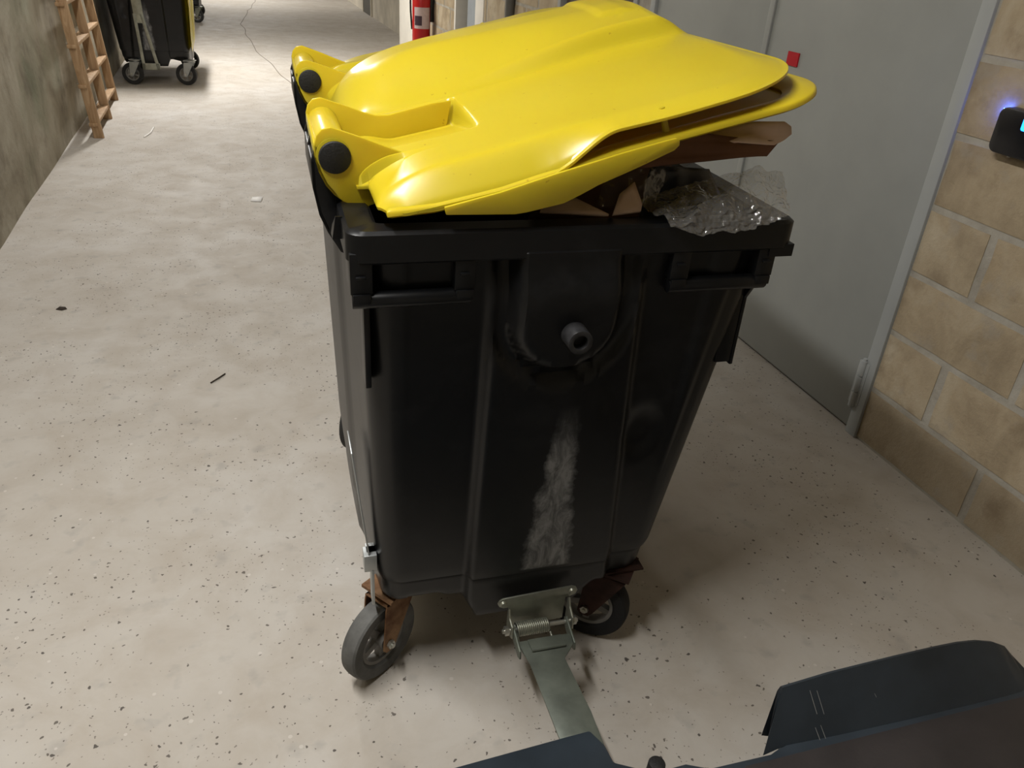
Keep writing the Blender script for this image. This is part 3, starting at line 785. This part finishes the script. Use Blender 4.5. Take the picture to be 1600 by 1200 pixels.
# rusty plate at the front corner
rp = MB().box((0.560, 0.10, 0.236), (0.655, 0.19, 0.241)).obj('caster_mount', M['rust'], near); rp['label'] = 'rusty steel mounting plate'
# tow hinge on the end face
p = MB(); vf = 0.060
ear = [(0.300, 0.243), (0.304, 0.251), (0.312, 0.255), (0.468, 0.262), (0.478, 0.258), (0.482, 0.249), (0.478, 0.239), (0.468, 0.235), (0.455, 0.233), (0.452, 0.175), (0.328, 0.170), (0.325, 0.229), (0.313, 0.229), (0.304, 0.234)]
p.prism(ear, lambda u, z: (u - 0.006, vf - 0.002 - (0.26 - z) * 0.05, z), lambda u, z: (u - 0.006, vf + 0.002 - (0.26 - z) * 0.05, z))
for u, zt in ((0.318, 0.228), (0.455, 0.236)):
    p.prism([(vf, zt - 0.008), (vf - 0.008, zt), (vf - 0.018, zt - 0.018), (vf - 0.040, 0.205), (vf - 0.044, 0.176), (vf - 0.026, 0.166), (vf, 0.175)], lambda v, z: (u, v, z), lambda v, z: (u + 0.004, v, z))
th = p.obj('tow_bracket', M['zinc'], near, bevel=0.0008); th['label'] = 'dull zinc hinge bracket'
for u, z in ((0.307, 0.241), (0.463, 0.249)):
    MB().lathe([(0.0001, 0.005), (0.006, 0.0045), (0.0085, 0.0), (0.0001, -0.003)], (u, vf - 0.003, z), (0, -1, 0), 16, False).obj('rivet', M['zinc'], th)
ax = MB(); zc, vc = 0.188, 0.030
ax.cyl((0.300, vc, zc), (0.472, vc, zc), 0.005, n=12); ax.cyl((0.305, vc, zc), (0.314, vc, zc), 0.0105, n=6); ax.cyl((0.461, vc, zc), (0.468, vc, zc), 0.010, n=6)
ax.obj('axle_bolt', M['bolt'], th)
sp = [(0.332 + 0.072 * i / 384, vc + 0.014 * cos(2 * pi * i / 24), zc + 0.014 * sin(2 * pi * i / 24)) for i in range(385)]
sp = [(0.330, vc - 0.03, zc - 0.010)] + sp + [(0.406, vc - 0.03, zc - 0.012)]
MB().tube(sp, 0.0026, 7).obj('spring', M['zinc'], near, smooth=80)
a = MB()
ZA = 0.178
a.prism([(0.326, 0.000), (0.330, -0.028), (0.336, -0.062), (0.340, -0.27), (0.417, -0.30), (0.420, -0.20), (0.412, -0.062), (0.442, -0.030), (0.446, 0.000)],
        lambda u, v: (u, v, ZA), lambda u, v: (u, v, ZA + 0.005))
for u in (0.322, 0.444):
    a.prism([(0.040, 0.193), (0.030, 0.203), (0.016, 0.198), (-0.006, 0.192), (-0.030, 0.186), (-0.033, 0.166), (-0.020, 0.160), (0.018, 0.168), (0.038, 0.176)], lambda v, z: (u, v, z), lambda v, z: (u + 0.004, v, z))
a.prism([(0.0, 0.0), (0.0, 0.004), (-0.034, 0.0095), (-0.036, 0.005)], lambda v, z: (0.348, v, ZA + z + 0.003), lambda v, z: (0.424, v, ZA + z + 0.003))
am = a.obj('tow_arm', M['zincd'], near, bevel=0.001)

# ------------------------------------------------------------------ contents of the near container
def loc2w(u, v, z): 
    c, s = cos(RZ), sin(RZ); return Vector((O[0] + u * c - v * s, O[1] + u * s + v * c, z))
def sheet(name, mat, quad, nx=10, ny=8, bend=0.01, seed=0, th=0.004, parent=None, outline=None):
    """bent sheet spanned by four (u,v,z) corners"""
    A, B, D, E = [Vector(q) for q in quad]; vs = []
    nrm = (B - A).cross(E - A).normalized()
    for j in range(ny + 1):
        for i in range(nx + 1):
            s, t = i / nx, j / ny
            p_ = (A * (1 - s) + B * s) * (1 - t) + (E * (1 - s) + D * s) * t
            p_ = p_ + nrm * (bend * noise.noise(Vector((s * 2.2, t * 2.2, seed))) + bend * 0.8 * sin(pi * s))
            vs.append(loc2w(*p_))
    fs = [(j * (nx + 1) + i, j * (nx + 1) + i + 1, (j + 1) * (nx + 1) + i + 1, (j + 1) * (nx + 1) + i) for j in range(ny) for i in range(nx)]
    mb = MB().add(vs, fs); me = mb.mesh(name, mat, smooth=60); o = link(name, me, parent)
    md = o.modifiers.new('thickness', 'SOLIDIFY'); md.thickness = th; md.offset = 0
    return o
def fan_sheet(name, mat, pts, bend=0.006, seed=0, th=0.004):
    cen = sum((Vector(p_) for p_ in pts), Vector()) / len(pts); vs = [loc2w(*p_) for p_ in pts]; n = len(pts)
    mid = [loc2w(*(Vector(p_).lerp(cen, 0.5) + Vector((0, 0, bend * noise.noise(Vector(p_) * 9 + Vector((seed, 0, 0))))))) for p_ in pts]
    fs = [(i, (i + 1) % n, n + (i + 1) % n, n + i) for i in range(n)] + [(n + i, n + (i + 1) % n, 2 * n) for i in range(n)]
    o = link(name, MB().add(vs + mid + [loc2w(*cen)], fs).mesh(name, mat, smooth=50))
    md = o.modifiers.new('thickness', 'SOLIDIFY'); md.thickness = th; md.offset = 0
    return o
tag(fan_sheet('cardboard_flap', M['card'], [(0.620, 0.16, 1.215), (0.70, 0.09, 1.246), (0.735, 0.06, 1.252), (0.748, 0.058, 1.245), (0.752, 0.058, 1.233), (0.742, 0.06, 1.222), (0.725, 0.06, 1.214), (0.66, 0.07, 1.217), (0.60, 0.12, 1.20)], seed=2),
    'pale cardboard flap with rounded end under the front corner of the yellow lid', 'cardboard')
tag(sheet('cardboard_flap', M['cardd'], [(0.50, 0.10, 1.165), (0.715, 0.06, 1.196), (0.735, 0.065, 1.218), (0.50, 0.13, 1.225)], 12, 6, 0.012, 5),
    'dark brown cardboard flap standing between the lid and the clear film', 'cardboard')
tag(fan_sheet('cardboard_flap', M['card'], [(0.330, 0.10, 1.092), (0.427, 0.048, 1.102), (0.436, 0.055, 1.100), (0.40, 0.12, 1.108), (0.345, 0.12, 1.120)], seed=4),
    'pale cardboard wedge lying on the rim below the lid skirt, left of the other scrap', 'cardboard')
tag(fan_sheet('cardboard_flap', M['card'], [(0.440, 0.050, 1.101), (0.490, 0.050, 1.106), (0.500, 0.07, 1.112), (0.490, 0.09, 1.145), (0.462, 0.08, 1.128)], seed=9),
    'small pale cardboard scrap on the rim beside the crumpled film', 'cardboard')
tag(sheet('cardboard_sheet', M['cardd'], [(0.36, 0.12, 1.05), (0.70, 0.14, 1.02), (0.68, 0.45, 1.13), (0.30, 0.40, 1.12)], 10, 10, 0.05, 8),
    'crushed brown cardboard sheet deep under the yellow lid', 'cardboard')
tag(sheet('cardboard_sheet', M['cardd'], [(0.33, 0.16, 1.06), (0.62, 0.20, 1.06), (0.60, 0.22, 1.20), (0.34, 0.18, 1.155)], 10, 6, 0.03, 18),
    'upright brown cardboard panel behind the pale wedges', 'cardboard')
tag(sheet('rubbish_sack', M['devblack'], [(0.52, 0.11, 1.04), (0.72, 0.12, 1.04), (0.66, 0.15, 1.150), (0.54, 0.14, 1.160)], 16, 12, 0.02, 28),
    'dark shiny sack packed behind the clear film', 'sack')
def crumple(name, mat, grid, amp, freq, seed, nx=60, ny=44):
    """grid: rows of control points (u,v,z) interpolated bilinearly and creased with ridged noise"""
    R_, Cn = len(grid), len(grid[0]); vs = []
    for j in range(ny + 1):
        for i in range(nx + 1):
            s, t = i / nx * (Cn - 1), j / ny * (R_ - 1); a_, b_ = min(int(s), Cn - 2), min(int(t), R_ - 2); fs_, ft = s - a_, t - b_
            fs2, ft2 = fs_ * fs_ * (3 - 2 * fs_), ft * ft * (3 - 2 * ft)
            g_ = lambda r, c: Vector(grid[r][c])
            p_ = g_(b_, a_).lerp(g_(b_, a_ + 1), fs_).lerp(g_(b_ + 1, a_).lerp(g_(b_ + 1, a_ + 1), fs_), ft)
            q = p_ * freq + Vector((seed, seed * 0.3, 0)); k = 0; am_ = 1
            for o_ in range(3):
                k += am_ * (1 - 2 * abs(noise.noise(q))); q = q * 2.1; am_ *= 0.38
            p_ = p_ + Vector((0.25 * amp * noise.noise(q), amp * 0.5 * noise.noise(q + Vector((7, 7, 7))), amp * (k - 0.8)))
            vs.append(loc2w(*p_))
    fs = [(j * (nx + 1) + i, j * (nx + 1) + i + 1, (j + 1) * (nx + 1) + i + 1, (j + 1) * (nx + 1) + i) for j in range(ny) for i in range(nx)]
    return link(name, MB().add(vs, fs).mesh(name, mat, smooth=180))
film = crumple('plastic_film', M['film'], [
    [(0.52, -0.010, 1.096), (0.58, -0.014, 1.088), (0.63, -0.014, 1.082), (0.68, -0.013, 1.092), (0.74, -0.004, 1.108)],
    [(0.51, 0.004, 1.112), (0.58, 0.002, 1.117), (0.64, 0.002, 1.118), (0.70, 0.008, 1.120), (0.757, 0.022, 1.121)],
    [(0.50, 0.04, 1.108), (0.58, 0.04, 1.122), (0.65, 0.04, 1.140), (0.71, 0.05, 1.146), (0.767, 0.055, 1.130)],
    [(0.51, 0.10, 1.112), (0.59, 0.09, 1.138), (0.66, 0.08, 1.162), (0.71, 0.08, 1.170), (0.765, 0.075, 1.158)]], 0.010, 17, 3.3, 90, 60)
tag(film, 'crumpled clear plastic film hanging over the rim at the front corner', 'film')
film2 = crumple('plastic_film', M['filmd'], [
    [(0.42, 0.07, 1.108), (0.46, 0.07, 1.108), (0.50, 0.07, 1.105), (0.53, 0.08, 1.105)],
    [(0.43, 0.09, 1.135), (0.47, 0.09, 1.14), (0.51, 0.09, 1.135), (0.54, 0.10, 1.12)],
    [(0.46, 0.12, 1.165), (0.50, 0.12, 1.175), (0.54, 0.12, 1.17), (0.57, 0.12, 1.15)],
    [(0.50, 0.12, 1.20), (0.54, 0.12, 1.20), (0.60, 0.12, 1.19), (0.66, 0.12, 1.185)]], 0.006, 10, 8.1, 44, 44)
tag(film2, 'dull translucent film stuffed under the lid beside the cardboard scraps', 'film')

# ------------------------------------------------------------------ far containers
def fold_arm(root, u=0.42):
    a = MB(); vv = -0.012
    z0, z1, z2, z3 = 0.145, 0.46, 0.62, 1.02
    V = lambda t: vv + 0.04 * (1 - (t - z0) / 0.8)
    L = lambda zz: 0.30 + (zz - z0) * 0.004
    def bar(p_, q, wd):
        (ua, za), (ub, zb) = p_, q
        a.add([(ua, V(za), za), (ua + wd, V(za), za), (ub + wd, V(zb), zb), (ub, V(zb), zb), (ua, V(za) + 0.008, za), (ua + wd, V(za) + 0.008, za), (ub + wd, V(zb) + 0.008, zb), (ub, V(zb) + 0.008, zb)],
              [(0, 1, 2, 3), (7, 6, 5, 4), (0, 4, 5, 1), (1, 5, 6, 2), (2, 6, 7, 3), (3, 7, 4, 0)])
    bar((0.455, z0), (0.47, 0.64), 0.028); bar((0.325, z0), (0.41, 0.64), 0.030)
    bar((0.325, z0), (0.325, 0.205), 0.158); bar((0.405, 0.56), (0.415, 0.98), 0.085)
    t_ = a.obj('tow_arm', M['zinc'], root, bevel=0.001); t_['label'] = 'grey steel tow arm folded upright'
far = make_container('black wheeled container with folded grey tow arm, nearest one along the left wall', (-0.375, 8.78, 0), 0, mirror=True)
add_lid(far, hang=True)
fold_arm(far)
for n_, (u, v, a_) in enumerate(((0.10, 0.10, 195), (0.585, 0.10, 195), (0.10, 1.08, 20), (0.60, 1.08, 70))):
    make_caster(far, 'caster', u, v, a_, 'galv', tyre='rubberd')
far2 = make_container('dark wheeled container furthest away along the left wall', (-0.405, 14.3, 0), 0, mirror=True)
for n_, (u, v, a_) in enumerate(((0.10, 0.10, 200), (0.585, 0.10, 160), (0.10, 1.08, 20), (0.60, 1.08, 70))):
    make_caster(far2, 'caster', u, v, a_, 'zinc', tyre='rubberd')

# ------------------------------------------------------------------ ladder against the left wall
lad = thing('wooden_ladder', 'light pine ladder with three uprights leaning on the stained left wall', 'ladder', (-1.02, 6.6, 0))
SL = -0.085                                            # lean per metre of height
for (dy, dx, top) in ((0.0, 0.0, 1.60), (0.67, -0.015, 1.50), (1.45, -0.045, 1.18)):
    s_ = MB(); s_.add([(dx - 0.028, dy, 0), (dx + 0.040, dy, 0), (dx + 0.040, dy + 0.028, 0), (dx - 0.028, dy + 0.028, 0)] + [(dx - 0.028 + SL * top, dy, top), (dx + 0.040 + SL * top, dy, top), (dx + 0.040 + SL * top, dy + 0.028, top), (dx - 0.028 + SL * top, dy + 0.028, top)],
        [(0, 3, 2, 1), (4, 5, 6, 7), (0, 1, 5, 4), (1, 2, 6, 5), (2, 3, 7, 6), (3, 0, 4, 7)])
    s_.obj('upright', M['wood'], lad, bevel=0.003)
for k in range(5):
    z = 0.085 + 0.265 * k
    x = SL * z
    for (ya, yb, ddx, dz) in ((-0.012, 0.70, 0.0, 0.0), (0.655, 1.49, -0.03, 0.0)):
        r = MB().box((x + ddx - 0.036, ya, z), (x + ddx + 0.020, yb, z + 0.024)).obj('rung', M['wood'], lad, bevel=0.002)
        for yy in ((0.012,) if ya < 0 else (0.684, 1.464)):
            MB().cyl((x + ddx - 0.036, yy, z + 0.024), (x + ddx - 0.036, yy, z + 0.030), 0.005, n=8).obj('screw', M['bolt'], r)

# ------------------------------------------------------------------ fire extinguisher on the right wall
ex = thing('fire_extinguisher', 'red fire extinguisher hung on the right wall beside the white panel', 'extinguisher', (1.865, 8.85, 0.36))
MB().lathe([(0.0001, 0.0), (0.07, 0.0), (0.088, 0.012), (0.092, 0.03), (0.092, 0.50), (0.084, 0.54), (0.06, 0.575), (0.028, 0.59), (0.0001, 0.59)], (0, 0, 0), (0, 0, 1), 32, False).obj('cylinder', M['red'], ex, smooth=40)
lb = MB(); vs = []; 
for z in (0.24, 0.44):
    for i in range(15):
        a_ = radians(-150 + 8 * i); vs.append((0.0935 * cos(a_), 0.0935 * sin(a_), z))
lb.add(vs, [(i, i + 1, 16 + i, 15 + i) for i in range(14)]).obj('label_panel', M['label'], ex)
vs = []
for z in (0.27, 0.36):
    for i in range(7):
        a_ = radians(-146 + 8 * i); vs.append((0.0945 * cos(a_), 0.0945 * sin(a_), z))
MB().add(vs, [(i, i + 1, 8 + i, 7 + i) for i in range(6)]).obj('picture_panel', M['darklabel'], ex)
MB().cyl((0, 0, 0.59), (0, 0, 0.64), 0.022, n=16).box((-0.10, -0.012, 0.635), (0.03, 0.012, 0.65)).box((-0.10, -0.012, 0.665), (0.03, 0.012, 0.68)).box((0.0, -0.012, 0.64), (0.03, 0.012, 0.675)).obj('valve_handle', M['devblack'], ex, bevel=0.002)
MB().tube([(-0.02, 0.0, 0.62), (-0.07, 0.03, 0.62), (-0.105, 0.05, 0.56), (-0.100, 0.06, 0.4), (-0.085, 0.065, 0.22)], 0.010, 10).obj('hose', M['devblack'], ex)
MB().box((0.08, -0.02, 0.30), (0.135, 0.02, 0.55)).obj('wall_bracket', M['devblack'], ex, bevel=0.002)

# dark pipe on the wall
tag(MB().cyl((1.965, 6.17, 0), (1.965, 6.17, 3.0), 0.035, n=16).obj('wall_pipe', M['darkgap']), 'dark vertical pipe on the block wall past the brown door', 'pipe')

# ------------------------------------------------------------------ access reader with blue light
rd = thing('door_reader', 'black wall unit with blue light beside the grey double door', 'reader', (XR, 1.662, 1.060))
def rbox(y0, y1, z0, z1, r, x0, x1, n=6):
    P = []
    for cy, cz, a0 in ((y1 - r, z1 - r, 0), (y0 + r, z1 - r, 90), (y0 + r, z0 + r, 180), (y1 - r, z0 + r, 270)):
        for k in range(n + 1): a_ = radians(a0 + 90 * k / n); P.append((cy + r * cos(a_), cz + r * sin(a_)))
    return P
P_ = rbox(-0.085, 0.068, 0.0, 0.120, 0.022, 0, 0)
MB().prism(P_, lambda y, z: (-0.006, y, z), lambda y, z: (-0.042, y * 0.97, z * 0.98 + 0.001)).obj('housing', M['devblack'], rd, bevel=0.004)
P2 = rbox(-0.072, -0.018, 0.072, 0.105, 0.006, 0, 0)
MB().prism(P2, lambda y, z: (-0.043, y, z), lambda y, z: (-0.0455, y, z)).obj('light_window', M['blue'], rd)
MB().cyl((-0.030, 0.0, 0.001), (-0.030, 0.0, -0.003), 0.004, n=12).obj('screw', M['bolt'], rd)
MB().prism(rbox(-0.079, 0.060, 0.006, 0.112, 0.018, 0, 0), lambda y, z: (-0.010, y, z), lambda y, z: (0.0, y, z)).obj('back_plate', M['blue'] if False else M['devblack'], rd)
ring_led = MB().box((-0.026, 0.060, 0.092), (-0.014, 0.0700, 0.112)).obj('light_strip', M['blueb'], rd)

# ------------------------------------------------------------------ cart in the foreground
ct = thing('service_cart', 'dark slate-blue plastic cart at the bottom right corner, coupled to the tow arm', 'cart', (0.9, 0.45, 0))
def wl(x, y, z): return (x - 0.9, y - 0.45, z)
dk = MB(); ZD = 0.24
deck = [(-0.10, 0.12), (1.62, 0.12), (1.62, 0.69), (1.45, 0.693), (1.42, 0.775), (0.87, 0.775), (0.835, 0.722), (0.80, 0.712), (0.770, 0.713), (0.678, 0.716), (0.64, 0.735), (0.60, 0.735), (0.556, 0.748), (0.517, 0.771), (0.515, 0.807), (0.500, 0.842), (0.453, 0.841), (-0.10, 0.823)]
dk.prism(deck, lambda x, y: wl(x, y, ZD - 0.05), lambda x, y: wl(x, y, ZD))
dk.obj('deck', M['navy'], ct, bevel=0.005)
dk = MB(); dk.prism([(0.60, 0.14), (1.60, 0.14), (1.60, 0.680), (1.30, 0.690), (0.74, 0.700), (0.60, 0.62)], lambda x, y: wl(x, y, ZD), lambda x, y: wl(x, y, ZD + 0.004))
o_ = dk.obj('deck_mat', M['deck'], ct, bevel=0.0015); o_['label'] = 'charcoal textured top'
# raised ledge: profile rows across x with rounded right end
hp = MB(); rows = []
ST = [(0.843, 0.779, 0.330, 0.837, 0.719), (0.95, 0.784, 0.331, 0.95, 0.712), (1.10, 0.785, 0.331, 1.10, 0.706), (1.20, 0.785, 0.330, 1.21, 0.703), (1.26, 0.785, 0.327, 1.28, 0.701),
      (1.31, 0.785, 0.319, 1.33, 0.700), (1.36, 0.785, 0.302, 1.38, 0.700), (1.40, 0.785, 0.280, 1.41, 0.710), (1.43, 0.78, 0.250, 1.435, 0.72)]
for (x, y, z, xb, yb) in ST: rows.append([(xb, yb, ZD), (x, y - 0.006, z), (x, y, z - 0.003), (x, y + 0.004, z - 0.02), (x, y + 0.006, ZD - 0.06)])
n = 5; vs = [wl(*p_) for r in rows for p_ in r]
fs = [(j * n + i, j * n + i + 1, (j + 1) * n + i + 1, (j + 1) * n + i) for j in range(len(rows) - 1) for i in range(n - 1)]
o2 = len(vs); vs += [wl(0.785, 0.713, ZD - 0.002), wl(0.862, 0.786, ZD - 0.07)]
fs += [(0, o2, 1), (1, o2, o2 + 1, 2), (2, o2 + 1, 3), (3, o2 + 1, 4), tuple((len(rows) - 1) * n + i for i in range(n - 1, -1, -1))]
hp.add(vs, fs).obj('raised_ledge', M['navy'], ct, smooth=40)
MB().cyl(wl(0.585, 0.742, ZD - 0.03), wl(0.585, 0.742, ZD + 0.012), 0.017, 0.015, n=20).obj('stop_knob', M['cap'], ct, bevel=0.003)
for (x, y, L) in ((0.90, 0.765, 0.026), (0.915, 0.763, 0.026), (0.90, 0.726, 0.018), (0.912, 0.727, 0.018), (1.04, 0.745, 0.012)):
    m_ = lambda yy: 0.330 + (yy - 0.777) * 0.09 / 0.064 + 0.0015
    MB().add([wl(x, y, m_(y)), wl(x + 0.0010, y, m_(y)), wl(x + 0.009, y - L, m_(y - L)), wl(x + 0.0078, y - L, m_(y - L))], [(0, 1, 2, 3)]).obj('scratch', M['scratch'], ct)
for (x, y) in ((0.25, 0.35), (1.45, 0.35)):
    MB().lathe([(0.075, -0.02), (0.08, -0.012), (0.08, 0.012), (0.075, 0.02), (0.0001, 0.02), (0.0001, -0.02)], wl(x, y, 0.08), (1, 0, 0), 28).obj('wheel', M['rubberd'], ct)
    MB().box(wl(x - 0.03, y - 0.03, 0.08), wl(x - 0.024, y + 0.03, 0.2)).box(wl(x + 0.024, y - 0.03, 0.08), wl(x + 0.03, y + 0.03, 0.2)).obj('wheel_bracket', M['zincd'], ct)

# ------------------------------------------------------------------ litter on the floor
pp = MB().add([(-0.033, -0.035, 0.003), (0.028, -0.05, 0.004), (0.040, 0.035, 0.009), (-0.020, 0.045, 0.005)], [(0, 1, 2, 3)]).obj('paper_scrap', M['paper'])
pp.location = (0.036, 4.97, 0); pp.modifiers.new('t', 'SOLIDIFY').thickness = 0.001
tag(pp, 'small white paper scrap on the floor left of the container', 'paper')
tw = MB().tube([(-0.20, 2.715, 0.003), (-0.175, 2.74, 0.005), (-0.15, 2.775, 0.003)], 0.0028, 6).obj('twig', M['debris'])
tag(tw, 'thin dark twig lying on the open floor left of the container', 'twig')
lf = MB().add([(-0.022, 0, 0.001), (-0.008, 0.018, 0.006), (0.014, 0.014, 0.004), (0.022, -0.004, 0.002), (0.004, -0.016, 0.005)], [(0, 1, 2, 3, 4)]).obj('debris_scrap', M['debris'])
lf.location = (-0.802, 3.48, 0); lf.modifiers.new('t', 'SOLIDIFY').thickness = 0.002
tag(lf, 'dark dry crumb of debris near the left wall', 'debris')
sr = MB().tube([(-0.71, 6.62, 0.004), (-0.675, 6.75, 0.006), (-0.665, 6.95, 0.004)], 0.006, 6).obj('string_scrap', M['paper'])
tag(sr, 'short white strip on the floor in front of the ladder', 'scrap')
print('blocks', n_blocks)
